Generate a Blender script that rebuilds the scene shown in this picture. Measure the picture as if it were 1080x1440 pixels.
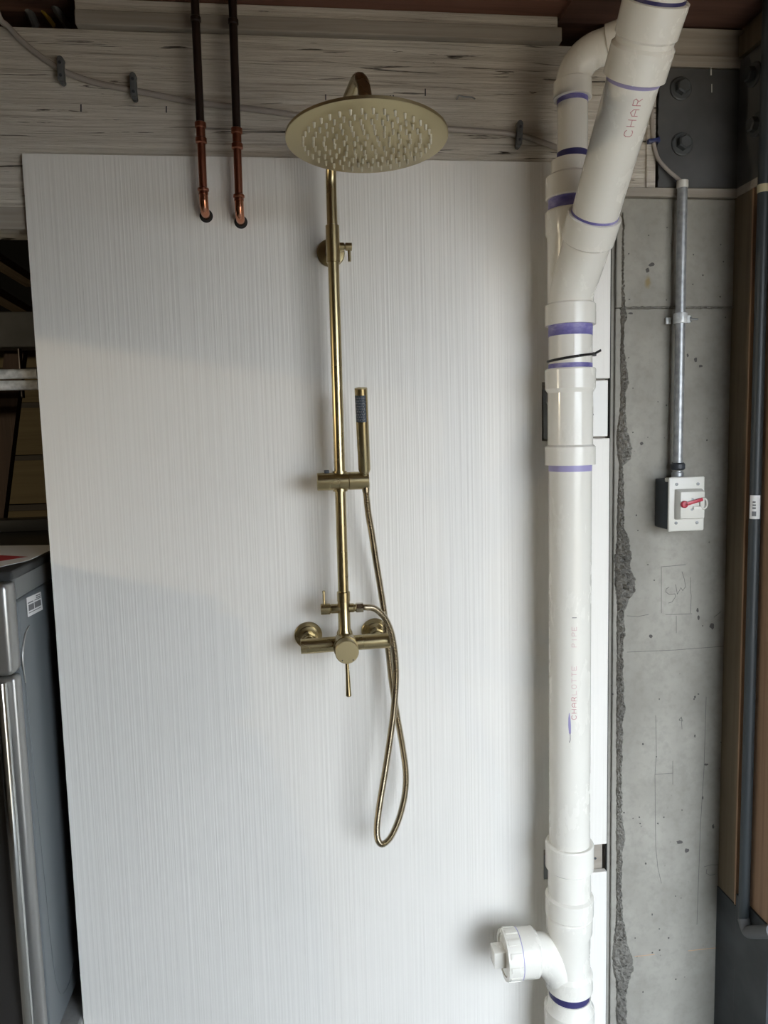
import bpy, bmesh, math, random
from mathutils import Vector, Matrix
random.seed(7)
for o in list(bpy.data.objects): bpy.data.objects.remove(o)
scene = bpy.context.scene
col = scene.collection
PI = math.pi

# ------------------------------------------------------------------ camera
EYE = 1.50                       # eye height above the floor
F = 1060.0                       # focal length in pixels of the 1080x1440 frame
PITCH, YAW, ROLL = math.radians(6.017), math.radians(6.501), math.radians(-1.389)
CAM = Vector((0.0, -1.6318, EYE))
_f = Vector((math.sin(YAW)*math.cos(PITCH), math.cos(YAW)*math.cos(PITCH), -math.sin(PITCH)))
_r = Vector((math.cos(YAW), -math.sin(YAW), 0)); _u = _r.cross(_f)
RIGHT = math.cos(ROLL)*_r + math.sin(ROLL)*_u
UP = -math.sin(ROLL)*_r + math.cos(ROLL)*_u
cd = bpy.data.cameras.new('camera'); cam = bpy.data.objects.new('camera', cd); col.objects.link(cam)
cd.sensor_fit = 'VERTICAL'; cd.sensor_height = 36.0; cd.lens = 36.0*F/1440.0
cd.clip_start = 0.02; cd.clip_end = 200
m = Matrix((RIGHT, UP, -_f)).transposed().to_4x4(); m.translation = CAM
cam.matrix_world = m
scene.camera = cam

# ------------------------------------------------------------------ light
world = bpy.data.worlds.new('overcast_sky'); scene.world = world
world.use_nodes = True
bg = world.node_tree.nodes['Background']
bg.inputs[0].default_value = (0.83, 0.915, 1.0, 1); bg.inputs[1].default_value = 1.0
# interior lamp on the far left of the garage (warm), casts the washer-top shadow edge on the sheet
LAMP = dict(loc=(-2.07, -.70, 1.60), energy=.8, color=(1.0, 0.84, 0.58))
vs = scene.view_settings
vs.view_transform = 'Standard'; vs.look = 'None'; vs.gamma = 1.0; vs.use_curve_mapping = False
vs.exposure = 3.37

# ------------------------------------------------------------------ helpers
def ray(x, y): return _f + RIGHT*((x-540)/F) - UP*((y-720)/F)
def at(x, y, Y):
    d = ray(x, y); return CAM + d*((Y-CAM.y)/d.y)
def atX(x, y, X):
    d = ray(x, y); return CAM + d*((X-CAM.x)/d.x)
def Z(rel): return EYE + rel

class MB:
    def __init__(s): s.v = []; s.f = []
    def add(s, vs_, fs):
        n = len(s.v); s.v += [Vector(a) for a in vs_]; s.f += [[i+n for i in f] for f in fs]; return s
    def box(s, a, b):
        (x0, y0, z0), (x1, y1, z1) = a, b
        x0, x1 = min(x0, x1), max(x0, x1); y0, y1 = min(y0, y1), max(y0, y1); z0, z1 = min(z0, z1), max(z0, z1)
        return s.add([(x0,y0,z0),(x1,y0,z0),(x1,y1,z0),(x0,y1,z0),(x0,y0,z1),(x1,y0,z1),(x1,y1,z1),(x0,y1,z1)],
                     [[0,3,2,1],[4,5,6,7],[0,1,5,4],[1,2,6,5],[2,3,7,6],[3,0,4,7]])
    def bar(s, a, b, w, h, up=(0,0,1)):
        a, b = Vector(a), Vector(b); d = (b-a).normalized(); up = Vector(up)
        sx = d.cross(up).normalized()*w/2; sy = sx.cross(d).normalized()*h/2
        vv = [p+i*sx+j*sy for p in (a, b) for i, j in ((-1,-1),(1,-1),(1,1),(-1,1))]
        return s.add(vv, [[0,1,2,3],[7,6,5,4],[0,4,5,1],[1,5,6,2],[2,6,7,3],[3,7,4,0]])
    def lathe(s, o, axis, prof, n=32, caps=True):
        o = Vector(o); ax = Vector(axis).normalized()
        t = Vector((1,0,0)) if abs(ax.x) < .8 else Vector((0,0,1))
        e1 = ax.cross(t).normalized(); e2 = ax.cross(e1)
        vv = []; ff = []
        for (d, r) in prof:
            for k in range(n):
                a = 2*PI*k/n; vv.append(o + ax*d + (e1*math.cos(a)+e2*math.sin(a))*max(r, 1e-5))
        for i in range(len(prof)-1):
            for k in range(n):
                k2 = (k+1) % n; ff.append([i*n+k, i*n+k2, (i+1)*n+k2, (i+1)*n+k])
        if caps:
            ff.append(list(range(n))[::-1]); ff.append([(len(prof)-1)*n+k for k in range(n)])
        return s.add(vv, ff)
    def tube(s, pts, rad, n=16, caps=True):
        pts = [Vector(p) for p in pts]; N = len(pts)
        if not hasattr(rad, '__len__'): rad = [rad]*N
        T = []
        for i in range(N):
            d = pts[min(i+1, N-1)] - pts[max(i-1, 0)]; T.append(d.normalized())
        t0 = T[0]; ref = Vector((0,0,1)) if abs(t0.z) < .9 else Vector((1,0,0))
        e = t0.cross(ref).normalized(); vv = []; ff = []
        for i in range(N):
            e = (e - T[i]*e.dot(T[i])).normalized(); g = T[i].cross(e)
            for k in range(n):
                a = 2*PI*k/n; vv.append(pts[i] + (e*math.cos(a)+g*math.sin(a))*rad[i])
        for i in range(N-1):
            for k in range(n):
                k2 = (k+1) % n; ff.append([i*n+k, i*n+k2, (i+1)*n+k2, (i+1)*n+k])
        if caps:
            ff.append(list(range(n))[::-1]); ff.append([(N-1)*n+k for k in range(n)])
        return s.add(vv, ff)
    def prism(s, pts, d):
        pts = [Vector(p) for p in pts]; d = Vector(d); n = len(pts)
        vv = pts + [p+d for p in pts]
        ff = [list(range(n)), [n+k for k in range(n)][::-1]] + [[k, n+k, n+(k+1) % n, (k+1) % n] for k in range(n)]
        return s.add(vv, ff)

def smooth_path(pts, n=8):
    pts = [Vector(p) for p in pts]; P_ = [2*pts[0]-pts[1]] + pts + [2*pts[-1]-pts[-2]]; out = []
    for i in range(1, len(P_)-2):
        p0, p1, p2, p3 = P_[i-1:i+3]
        for k in range(n):
            t = k/n
            out.append(.5*((2*p1) + (-p0+p2)*t + (2*p0-5*p1+4*p2-p3)*t*t + (-p0+3*p1-3*p2+p3)*t**3))
    out.append(pts[-1]); return out

def build(name, mb, mat, parent=None, bevel=0, smooth=True, origin=None, seg=2):
    """one mesh object; vertices are given in world space"""
    me = bpy.data.meshes.new(name)
    base = Vector((0,0,0))
    if parent is not None: base = root_loc(parent)
    elif origin is not None: base = Vector(origin)
    else:
        xs = [v.x for v in mb.v]; ys = [v.y for v in mb.v]; zs = [v.z for v in mb.v]
        base = Vector(((min(xs)+max(xs))/2, (min(ys)+max(ys))/2, min(zs)))
    me.from_pydata([v-base for v in mb.v], [], mb.f)
    bm = bmesh.new(); bm.from_mesh(me)
    bmesh.ops.recalc_face_normals(bm, faces=bm.faces)
    if bevel:
        ed = [e for e in bm.edges if e.is_manifold and e.calc_face_angle(0) > .6]
        bmesh.ops.bevel(bm, geom=ed, offset=bevel, segments=seg, affect='EDGES', profile=.5, clamp_overlap=True)
    bm.to_mesh(me); bm.free()
    if smooth:
        for p in me.polygons: p.use_smooth = True
        me.set_sharp_from_angle(angle=math.radians(28))
    me.materials.append(mat)
    o = bpy.data.objects.new(name, me); col.objects.link(o)
    if parent is not None: o.parent = parent
    else: o.location = base
    return o
def root_loc(o):
    l = Vector((0,0,0))
    while o is not None: l += o.location; o = o.parent
    return l
def tag(o, label=None, cat=None, group=None, kind=None):
    if label: o['label'] = label
    if cat: o['category'] = cat
    if group: o['group'] = group
    if kind: o['kind'] = kind
    return o
def thing(name, loc, label, cat, group=None, kind=None):
    o = bpy.data.objects.new(name, None); col.objects.link(o); o.location = loc
    o.empty_display_size = .05
    return tag(o, label, cat, group, kind)

# ------------------------------------------------------------------ materials
def mat(name, color, rough=.5, metal=0.0, spec=.5):
    m_ = bpy.data.materials.new(name); m_.use_nodes = True
    b = m_.node_tree.nodes['Principled BSDF']
    b.inputs['Base Color'].default_value = (*color, 1); b.inputs['Roughness'].default_value = rough
    b.inputs['Metallic'].default_value = metal; b.inputs['Specular IOR Level'].default_value = spec
    return m_
class NT:
    """small node helper working in world position"""
    def __init__(s, m_):
        s.m = m_; s.t = m_.node_tree; s.b = s.t.nodes['Principled BSDF']
        g = s.t.nodes.new('ShaderNodeNewGeometry'); s.pos = g.outputs['Position']
    def n(s, k, **kw):
        d = s.t.nodes.new('ShaderNode'+k)
        for a, v in kw.items(): setattr(d, a, v)
        return d
    def link(s, a, b): s.t.links.new(a, b)
    def scaled(s, sc, off=(0,0,0)):
        d = s.n('Mapping'); s.link(s.pos, d.inputs[0]); d.inputs['Scale'].default_value = sc; d.inputs['Location'].default_value = off
        return d.outputs[0]
    def noise(s, sc, scale=1, detail=3, rough=.5, off=(0,0,0), dist=0):
        d = s.n('TexNoise'); s.link(s.scaled(sc, off), d.inputs['Vector'])
        d.inputs['Scale'].default_value = scale; d.inputs['Detail'].default_value = detail; d.inputs['Roughness'].default_value = rough
        d.inputs['Distortion'].default_value = dist
        return d.outputs['Fac']
    def ramp(s, fac, stops):
        d = s.n('ValToRGB'); s.link(fac, d.inputs[0]); e = d.color_ramp.elements
        while len(e) < len(stops): e.new(.5)
        for k, (p, c) in enumerate(stops):
            e[k].position = p; e[k].color = (*c, 1) if len(c) == 3 else c
        return d.outputs[0]
    def mix(s, fac, a, b, blend='MIX'):
        d = s.n('Mix', data_type='RGBA', blend_type=blend)
        if isinstance(fac, (int, float)): d.inputs[0].default_value = fac
        else: s.link(fac, d.inputs[0])
        for i, c in ((6, a), (7, b)):
            if isinstance(c, tuple): d.inputs[i].default_value = (*c, 1)
            else: s.link(c, d.inputs[i])
        return d.outputs[2]
    def color(s, c): s.link(c, s.b.inputs['Base Color'])
    def rough(s, c): s.link(c, s.b.inputs['Roughness'])
    def bump(s, h, strength=.3, dist=.002, prev=None):
        d = s.n('Bump'); d.inputs['Strength'].default_value = strength; d.inputs['Distance'].default_value = dist
        s.link(h, d.inputs['Height'])
        if prev: s.link(prev, d.inputs['Normal'])
        s.link(d.outputs[0], s.b.inputs['Normal']); return d.outputs[0]
    def math(s, op, a, b):
        d = s.n('Math', operation=op)
        for i, c in enumerate((a, b)):
            if isinstance(c, (int, float)): d.inputs[i].default_value = c
            else: s.link(c, d.inputs[i])
        return d.outputs[0]
M = {}
def W3(v): return (v, v, v)
# white embossed siding: vertical wood grain relief
M['siding'] = mat('white_embossed_siding', (.80, .785, .75), .42)
t = NT(M['siding'])
wv = t.noise((1, 1, 1), 3, 2, .5)
g1 = t.noise((190, 0, 1.5), 1, 1, .35, dist=.25)
g2 = t.noise((60, 0, 1.1), 1, 2, .5, off=(3, 0, 1), dist=.4)
h = t.math('ADD', t.math('MULTIPLY', g1, 1.0), t.math('MULTIPLY', g2, .5))
t.color(t.ramp(wv, [(.3, (.79, .772, .735)), (.7, (.82, .80, .762))]))
t.bump(h, .27, .004)
M['trim'] = mat('white_trim_board', (.80, .80, .78), .4)
def wood(name, dark, mid, light, axis='x', cr=.5, rough=.75, bump=.4):
    m_ = mat(name, mid, rough); t = NT(m_)
    sc = {'x': (2.2, 60, 60), 'z': (60, 60, 2.2), 'y': (60, 2.2, 60)}[axis]
    sc2 = tuple(.33*a for a in sc)
    a = t.noise(sc, 1, 5, .6, dist=.5); b = t.noise(sc2, 1, 3, .5, off=(4, 2, 1))
    c = t.ramp(a, [(.28, dark), (.46, mid), (.75, light)])
    c2 = t.mix(t.ramp(b, [(.35, W3(0)), (.7, W3(1))]), c, light)
    c3 = t.mix(.6, c, c2)
    t.color(c3); t.bump(a, bump, .004)
    return m_
# whitewashed beam with dark checks along the grain
M['beam'] = mat('whitewashed_timber', (.5, .47, .43), .8)
t = NT(M['beam'])
a = t.noise((3.0, 30, 110), 1, 6, .68, dist=.7)
b = t.noise((1.4, 12, 26), 1, 3, .55, off=(5, 1, 2), dist=.4)
cr = t.noise((3.2, 20, 70), 1, 4, .6, off=(9, 3, 7), dist=1.6)
base = t.ramp(a, [(.30, (.36, .315, .26)), (.44, (.56, .515, .45)), (.62, (.67, .625, .555)), (.75, (.74, .695, .62))])
base = t.mix(t.ramp(b, [(.35, W3(0)), (.65, W3(.5))]), base, (.68, .64, .57))
crack = t.ramp(cr, [(.322, W3(1)), (.36, W3(0))])
t.color(t.mix(crack, base, (.075, .062, .05)))
hb = t.math('SUBTRACT', t.math('ADD', a, b), t.math('MULTIPLY', crack, 1.0))
t.bump(hb, .9, .007)
M['board'] = wood('grey_trim_timber', (.19, .16, .13), (.29, .255, .215), (.37, .335, .29))
M['redwood'] = wood('red_brown_joist', (.05, .022, .015), (.085, .038, .026), (.12, .058, .04))
M['joist_red'] = wood('orange_brown_joist', (.09, .037, .023), (.145, .063, .041), (.18, .084, .056))
M['plank_z'] = wood('brown_jamb_plank', (.21, .125, .075), (.29, .18, .11), (.34, .215, .135), 'z', bump=.15)
M['jamb_dark'] = wood('weathered_jamb_plank', (.085, .06, .035), (.13, .097, .058), (.165, .125, .08), 'z', bump=.2)
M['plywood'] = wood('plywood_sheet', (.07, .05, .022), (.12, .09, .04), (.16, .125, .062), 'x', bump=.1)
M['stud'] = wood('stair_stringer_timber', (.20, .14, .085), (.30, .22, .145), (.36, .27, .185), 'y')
M['dark_timber'] = wood('dark_joist_timber', (.03, .025, .02), (.05, .042, .035), (.07, .06, .05))
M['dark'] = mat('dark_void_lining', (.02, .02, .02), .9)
M['black_paint'] = mat('black_waterproofing', (.022, .026, .03), .45)
t = NT(M['black_paint']); t.color(t.ramp(t.noise((12, 12, 12), 1, 4), [(.4, (.018, .022, .026)), (.75, (.045, .052, .06))]))
# concrete
def concrete(name, lo, hi, pit=True):
    m_ = mat(name, hi, .85); t = NT(m_)
    n1 = t.noise((1, 1, 1), 5, 4, .6); n2 = t.noise((1, 1, 1), 60, 3, .6, off=(2, 1, 0)); n3 = t.noise((9, 9, 1.2), 1, 3, .5, off=(1, 5, 3))
    c = t.ramp(n1, [(.3, lo), (.68, hi)])
    c = t.mix(t.ramp(n3, [(.4, W3(0)), (.75, W3(.5))]), c, tuple(.8*v for v in lo))
    c = t.mix(t.ramp(n2, [(.45, W3(0)), (.75, W3(.35))]), c, tuple(.72*v for v in lo))
    if pit:
        v = t.n('TexVoronoi'); t.link(t.scaled((1, 1, 1)), v.inputs['Vector']); v.inputs['Scale'].default_value = 42
        pt = t.ramp(v.outputs['Distance'], [(.06, W3(1)), (.10, W3(0))])
        gate = t.ramp(t.noise((1, 1, 1), 14, 2, .5, off=(7, 7, 7)), [(.54, W3(0)), (.60, W3(1))])
        pt = t.mix(1.0, pt, gate, 'MULTIPLY')
        c = t.mix(pt, c, (.07, .065, .06))
        hh = t.math('SUBTRACT', t.math('MULTIPLY', n2, .35), pt)
    else: hh = t.math('ADD', n2, t.noise((1, 1, 1), 160, 3, .6))
    t.color(c); t.bump(hh, .4 if pit else .9, .003 if pit else .006)
    return m_
M['concrete'] = concrete('grey_concrete', (.262, .248, .218), (.38, .365, .325))
# rusty run below a tie hole in the upper pour
t = NT(M['concrete']); sp_ = at(911, 396, .0065)
dm = t.n('Mapping'); t.link(t.pos, dm.inputs[0]); dm.inputs['Scale'].default_value = (1/.013, 0, 1/.030); dm.inputs['Location'].default_value = (-sp_.x/.013, 0, -sp_.z/.030)
ln = t.n('VectorMath', operation='LENGTH'); t.link(dm.outputs[0], ln.inputs[0])
sf = t.ramp(t.math('ADD', ln.outputs['Value'], t.math('MULTIPLY', t.noise((1, 1, 1), 70, 3), .9)), [(.6, W3(.85)), (1.35, W3(0))])
t.color(t.mix(sf, t.b.inputs['Base Color'].links[0].from_socket, (.25, .19, .085)))
M['mortar'] = concrete('rough_mortar', (.15, .142, .125), (.27, .258, .23), False)
M['floor'] = concrete('floor_concrete', (.30, .30, .29), (.42, .42, .41))
M['asphalt'] = concrete('driveway', (.23, .18, .12), (.30, .238, .165))
M['pit'] = mat('concrete_pit_shadow_grit', (.09, .085, .08), .95)
M['orange_mark'] = mat('orange_crayon', (.50, .30, .18), .9)
M['pencil'] = mat('pencil_graphite', (.11, .107, .10), .7)
# metals
def brushed(name, c, r, axis=None):
    m_ = mat(name, c, r, 1.0); t = NT(m_)
    n_ = t.noise((1, 1, 1), 9, 2)
    t.rough(t.ramp(n_, [(.3, W3(r*.95)), (.7, W3(r*1.08))]))
    return m_
M['brass'] = brushed('brushed_brass', (.42, .345, .195), .27)
M['brass_face'] = brushed('satin_brass', (.45, .38, .225), .38)
M['hose'] = brushed('antique_metal_hose', (.46, .40, .295), .25)
M['nozzle'] = mat('pale_silicone_nozzle', (.50, .47, .38), .5)
M['rubber'] = mat('dark_rubber', (.03, .035, .045), .5)
M['spray'] = mat('blue_grey_spray_face', (.055, .075, .10), .4)
t = NT(M['spray']); ch = t.n('TexChecker'); t.link(t.scaled((1, 1, 1)), ch.inputs[0]); ch.inputs['Scale'].default_value = 300
t.color(t.mix(ch.outputs['Fac'], (.022, .032, .047), (.06, .08, .11)))
M['copper'] = brushed('copper', (.60, .27, .165), .22)
M['copper_dull'] = brushed('dull_copper', (.34, .135, .085), .30)
M['copper_dark'] = mat('blackened_copper', (.024, .013, .010), .38, .3)
M['galv'] = mat('galvanised_steel', (.52, .53, .54), .38, .5)
t = NT(M['galv']); v = t.n('TexVoronoi'); t.link(t.scaled((1, 1, 1)), v.inputs['Vector']); v.inputs['Scale'].default_value = 90
t.color(t.mix(v.outputs['Distance'], (.26, .27, .28), (.44, .45, .46)))
M['rail'] = mat('galvanised_rail', (.62, .64, .65), .4, .2)
t = NT(M['rail']); t.color(t.ramp(t.noise((60, 60, 60), 1, 3), [(.35, (.42, .44, .45)), (.65, (.72, .74, .75))]))
M['zinc'] = mat('grey_zinc', (.24, .25, .26), .45, .6)
M['plate'] = mat('dark_steel_plate', (.10, .10, .10), .6, .1)
t = NT(M['plate']); t.color(t.ramp(t.noise((1, 1, 1), 9, 4), [(.35, (.058, .059, .06)), (.7, (.098, .099, .10))]))
M['bolt'] = mat('dark_painted_bolt', (.07, .076, .08), .45, .2)
M['black_pipe'] = mat('dark_grey_conduit', (.03, .037, .042), .45)
M['grey_plastic'] = mat('grey_plastic', (.10, .104, .11), .55)
M['cable'] = mat('translucent_grey_cable', (.36, .325, .295), .45)
M['white_plastic'] = mat('white_plastic', (.62, .61, .565), .35)
M['dark_box'] = mat('dark_blue_grey_box', (.035, .045, .055), .5)
M['red'] = mat('red_plastic', (.42, .02, .045), .35)
M['tape'] = mat('masking_tape', (.55, .48, .30), .7)
M['blue_tie'] = mat('blue_cable_tie', (.02, .03, .12), .4)
M['black_tie'] = mat('black_nylon', (.012, .012, .013), .35)
M['ink'] = mat('faded_red_ink', (.52, .22, .24), .6)
M['ink_pale'] = mat('very_faded_red_ink', (.66, .47, .47), .6)
M['ink_dark'] = mat('dark_ink', (.14, .13, .15), .6)
M['paper'] = mat('white_paper', (.74, .74, .74), .7)
M['print'] = mat('grey_print', (.16, .16, .17), .7)
M['print_red'] = mat('red_print', (.45, .03, .04), .6)
M['yellow'] = mat('yellow_cable', (.38, .26, .04), .5)
# pvc: off-white with scuffs
def pvc(name, c, dirt):
    m_ = mat(name, c, .2); t = NT(m_)
    a = t.noise((25, 25, 9), 1, 4, .65, off=(1, 2, 3)); s_ = t.noise((1, 1, 1), 7, 3)
    fac = t.mix(1.0, t.ramp(a, [(.56, W3(0)), (.74, W3(dirt))]), t.ramp(s_, [(.42, W3(0)), (.62, W3(1))]), 'MULTIPLY')
    t.color(t.mix(fac, c, (.40, .36, .28)))
    t.rough(t.ramp(a, [(.4, W3(.15)), (.75, W3(.4))]))
    return m_
M['pvc'] = pvc('white_pvc_pipe', (.82, .80, .74), .10)
M['pvc_fit'] = pvc('white_pvc_fitting', (.84, .82, .76), .28)
M['primer'] = mat('purple_primer', (.13, .11, .36), .5)
t = NT(M['primer']); t.color(t.ramp(t.noise((20, 20, 40), 1, 4, .6), [(.3, (.06, .055, .24)), (.55, (.20, .18, .45)), (.75, (.42, .40, .62))]))
M['primer_dark'] = mat('dark_purple_primer', (.035, .032, .13), .45)
M['primer_pale'] = mat('pale_purple_primer', (.36, .33, .58), .5)
# washer
M['washer_side'] = mat('graphite_enamel', (.16, .178, .192), .38, .25)
M['washer_top'] = mat('dark_top_cover', (.03, .032, .034), .4)
M['washer_band'] = mat('grey_top_band', (.17, .175, .175), .45, .2)
M['silver'] = mat('silver_panel', (.40, .40, .39), .33, .8)
M['chrome'] = mat('polished_door_trim', (.62, .63, .62), .14, 1.0)
M['door_glass'] = mat('dark_door_glass', (.03, .028, .027), .12)

# ------------------------------------------------------------------ the room shell
CEIL = Z(.868)
def struct(name, mb, mt, label, cat, **kw):
    return tag(build(name, mb, mt, **kw), label, cat, kind='structure')
RX, RY, OPX0, OPX1, OPZ = 3.0, -2.15, .60, 2.20, Z(.56)     # right wall, rear wall, doorway in the rear wall
struct('floor', MB().box((-3.3, RY-.1, -.12), (RX+.1, 2.0, 0)), M['floor'], 'bare grey concrete floor under the washing machine', 'floor', smooth=False)
struct('ground_outside', MB().box((-14, -26, -.12), (18, RY-.1, -.005)), M['asphalt'], 'driveway outside the garage doorway', 'ground', smooth=False)
struct('ceiling', MB().box((-3.3, RY-.1, CEIL+.012), (RX+.1, 2.0, CEIL+.1)), M['redwood'], 'dark red-brown timber ceiling above the beam', 'ceiling', smooth=False)
struct('wall_left', MB().box((-3.4, RY-.1, 0), (-3.3, 2.0, CEIL+.1)), M['dark_timber'], 'dark timber wall at the far left of the garage', 'wall', smooth=False)
struct('wall_rear', MB().box((-3.4, RY-.1, 0), (OPX0, RY, CEIL+.1)).box((OPX1, RY-.1, 0), (RX+.1, RY, CEIL+.1)).box((OPX0, RY-.1, OPZ), (OPX1, RY, CEIL+.1)), M['board'], 'timber wall with open garage doorway behind the photographer', 'wall', smooth=False)
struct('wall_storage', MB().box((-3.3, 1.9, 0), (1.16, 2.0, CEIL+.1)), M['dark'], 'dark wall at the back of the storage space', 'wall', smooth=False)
STUB = -.20
struct('wall_right', MB().box((1.0, STUB, 0), (RX+.1, 2.0, CEIL+.1)).box((RX, RY, 0), (RX+.1, STUB, CEIL+.1)), M['jamb_dark'], 'timber wall beside the concrete pier at the right', 'wall', smooth=False)
struct('washer_plinth', MB().box((-1.4, -.30, 0), (-.5215, .75, Z(-1.290))), M['floor'], 'low grey concrete plinth under the washing machine', 'plinth', bevel=.006, smooth=False)
# framing behind the sheet
struct('wall_back', MB().box((-.50, .014, 0), (.695, .06, Z(.43))), M['board'], 'timber framing hidden behind the white sheet', 'wall', smooth=False)

# concrete pier
pier = thing('concrete_pier', (.85, .05, 0), 'grey cast concrete pier under the dark steel plate', 'concrete pier', kind='structure')
pt_z = Z(.4975)
fz = Z(.262)      # form joint height
pm = MB()
pm.box((.716, .010, 0), (1.0, .30, fz)); 
build('lower_pour', pm, M['concrete'], pier, bevel=.003, smooth=False)
build('upper_pour', MB().box((.716, .0065, fz+.001), (1.0, .30, pt_z)), M['concrete'], pier, bevel=.003, smooth=False)
build('side_strip', MB().box((.7032, .017, 0), (.7165, .30, Z(.50))), M['concrete'], pier, smooth=False)
# mortar ridge down the left edge of the pier
RG = [(300,873,876),(330,873,877),(400,872,877),(436,871,880),(446,872,882),(460,873,877),(500,872,878),(520,872,883),(540,872,884),(552,872,879),(580,871,880),(600,868,881),(612,866,885),(630,866,890),(645,868,888),(655,870,876),(700,868,878),(725,867,877),(745,867,879),(760,866,885),(778,864,888),(800,863,887),(815,863,894),(830,864,893),(845,866,884),(860,867,878),(890,866,879),(910,867,876),(980,866,877),(998,866,880),(1015,866,876),(1080,866,874),(1150,866,875),(1180,865,879),(1200,866,875),(1250,866,874),(1290,866,876),(1320,862,882),(1345,860,889),(1360,861,891),(1375,864,885),(1400,866,880),(1420,865,882),(1450,866,882)]
rv = []; rf = []; NR = 620; NC = 10
def rg(y):
    for i in range(len(RG)-1):
        if RG[i][0] <= y <= RG[i+1][0]:
            u = (y-RG[i][0])/(RG[i+1][0]-RG[i][0]); return RG[i][1]+(RG[i+1][1]-RG[i][1])*u, RG[i][2]+(RG[i+1][2]-RG[i][2])*u
    return RG[-1][1], RG[-1][2]
w1 = w2 = 0.0
for i in range(NR):
    y = 300 + 1148*i/(NR-1); l, r = rg(y); w1 = .5*w1+random.uniform(-.7, .7); w2 = .6*w2+random.uniform(-.9, .9); l += w1; r += w2
    hgt = .0060 + .0006*max(0, (r-l)-6)*.6
    for k in range(NC):
        u = k/(NC-1); p = at(l+(r-l)*u, y, .011)
        hh = hgt*math.sin(PI*min(max(u, 0), 1))**.6*random.choice((.35, .6, .8, .95, 1.1, 1.25)) if 0 < k < NC-1 else -.003
        rv.append((p.x, .0095-hh, p.z))
for i in range(NR-1):
    for k in range(NC-1): a = i*NC+k; rf.append([a, a+1, a+NC+1, a+NC])
rmb = MB().add(rv, rf)
o = build('mortar_ridge', rmb, M['mortar'], pier); o['label'] = 'rough ragged mortar ridge along the edge'
# hard form joint ridge
jv = []
js = [at(874+ (1038-874)*k/40, 437, .008) for k in range(41)]
jm = MB().tube([(p.x, .0065, fz+.0005+random.uniform(-.001, .001)) for p in js], [.0016+random.uniform(0, .0016) for _ in js], 8)
build('form_joint', jm, M['mortar'], pier)
# pits and stains
def blob(mb, x, y, rx, ry, Y, n=9, thick=.0006):
    ps = []
    for k in range(n):
        a = 2*PI*k/n; s_ = random.uniform(.65, 1.2); p = at(x+rx*s_*math.cos(a), y+ry*s_*math.sin(a), Y); ps.append((p.x, Y, p.z))
    mb.prism(ps, (0, -thick, 0))
pits = MB()
for (x, y, rx, ry) in [(911,380,3,3.5),(916,372,4,3),(887,441,3.5,1.6),(978,506,2.6,4.5),(967,500,1.6,2.6),(985,515,3,1.8),(981,858,1.8,3.5),(982,868,1.6,3.6),(1001,880,3.4,4.5),(915,895,3,2.6),(911,794,1.5,.9),(920,816,1.2,.9),(897,746,1.1,.9),(988,880,1,1),(1025,864,.9,1),(977,1323-343,1.4,2),(982,976,1.2,1.2),(927,983,1,1),(977,1035,1.2,2.4),(976,983,1,1.6),(904,1046,1.4,2),(923,1064,1.1,1.6),(1017,1050,1,1.4),(1014,1044,.9,1),(955,1184,4.6,2.6),(966,1196,3.4,3.4),(908,1214,1.2,1.6),(993,1075,3,1.6),(988,1122,1.3,2.4),(1003,1162,1.6,3),(959,1139,1.1,1),(899,1149,1,1.2),(925,1158,1.2,1.6),(900,1158,1.2,1),(917,1286,.9,1.6),(927,1306,1.1,1),(940,1319,1.3,1.2),(893,1319,1,1),(950,1260,1,.9),(1021,1325,1.5,1.4),(904,1395,1,1.4),(912,331,1,1),(938,320,1,1),(884,357,1,1),(885,421,1.2,1),(974,400,1,1),(937,422,1,1),(975,358,1,1.2),(1017,368,1,1),(937,570,1.2,1.2),(925,565,.9,.9),(890,608,1.3,1.2),(902,624,2.6,2.6),(890,546,.9,.9),(911,615,.8,.8),(884,503,1,1),(1026,1058,1.2,1.2)]:
    blob(pits, x, y, rx, ry, .0102 if y > 437 else .0067)
build('pits', pits, M['pit'], pier, smooth=False)['kind'] = 'stuff'
# hand-drawn marks: ribbons
def ribbon(mb, pts, w):
    """thin flat stroke through world points lying on a plane facing -Y"""
    pts = [Vector(p) for p in pts]
    for a, b in zip(pts, pts[1:]):
        d = (b-a)
        if d.length < 1e-6: continue
        d.normalize(); s_ = Vector((d.z, 0, -d.x))*w/2; e = d*w*.4
        q = Vector((0, -.00025, 0))
        mb.add([a-e-s_, b+e-s_, b+e+s_, a-e+s_, a-e-s_+q, b+e-s_+q, b+e+s_+q, a-e+s_+q], [[0,1,2,3],[7,6,5,4],[0,4,5,1],[1,5,6,2],[2,6,7,3],[3,7,4,0]])
def drawn(pxs, Y=.0101): return [at(x, y, Y) for x, y in pxs]
pc = MB()
for s_ in ([(930,798),(930,862)],[(930,797),(943,796),(964,794)],[(971,812),(971,830),(972,838),(971,862)],[(936,864),(950,864),(973,863)],
           [(941,825.5),(937,828),(936,832),(941,836),(949,835),(950,839),(945,846.5),(940,848)],          # S
           [(950,822),(952.5,835.5),(957.5,826.5),(960,830.5),(964,825),(962.5,815),(959,804)],            # W
           [(951,866),(951,890)],[(882,866),(897,867),(912,864)],[(882,917),(950,914),(1027,908)],
           [(922,1006),(923,1060),(921,1090),(922,1190),(925,1220),(930,1242)],[(921,1089),(946,1087)],[(946,1070),(946,1103)],
           [(955,1012),(958,1008),(960,1014),(955,1013),(958,1008),(959,1025)],[(993,980),(990,1080),(985,1160),(980,1300)],
           [(990,1219),(1000,1216),(1010,1216)],[(994,1222),(993,1228),(999,1231),(1006,1229)],[(1020,826),(1023,824),(1021,838)],[(1004,868),(975,862),(1014,860)][::2]):
    ribbon(pc, drawn(s_), .0011)
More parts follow.
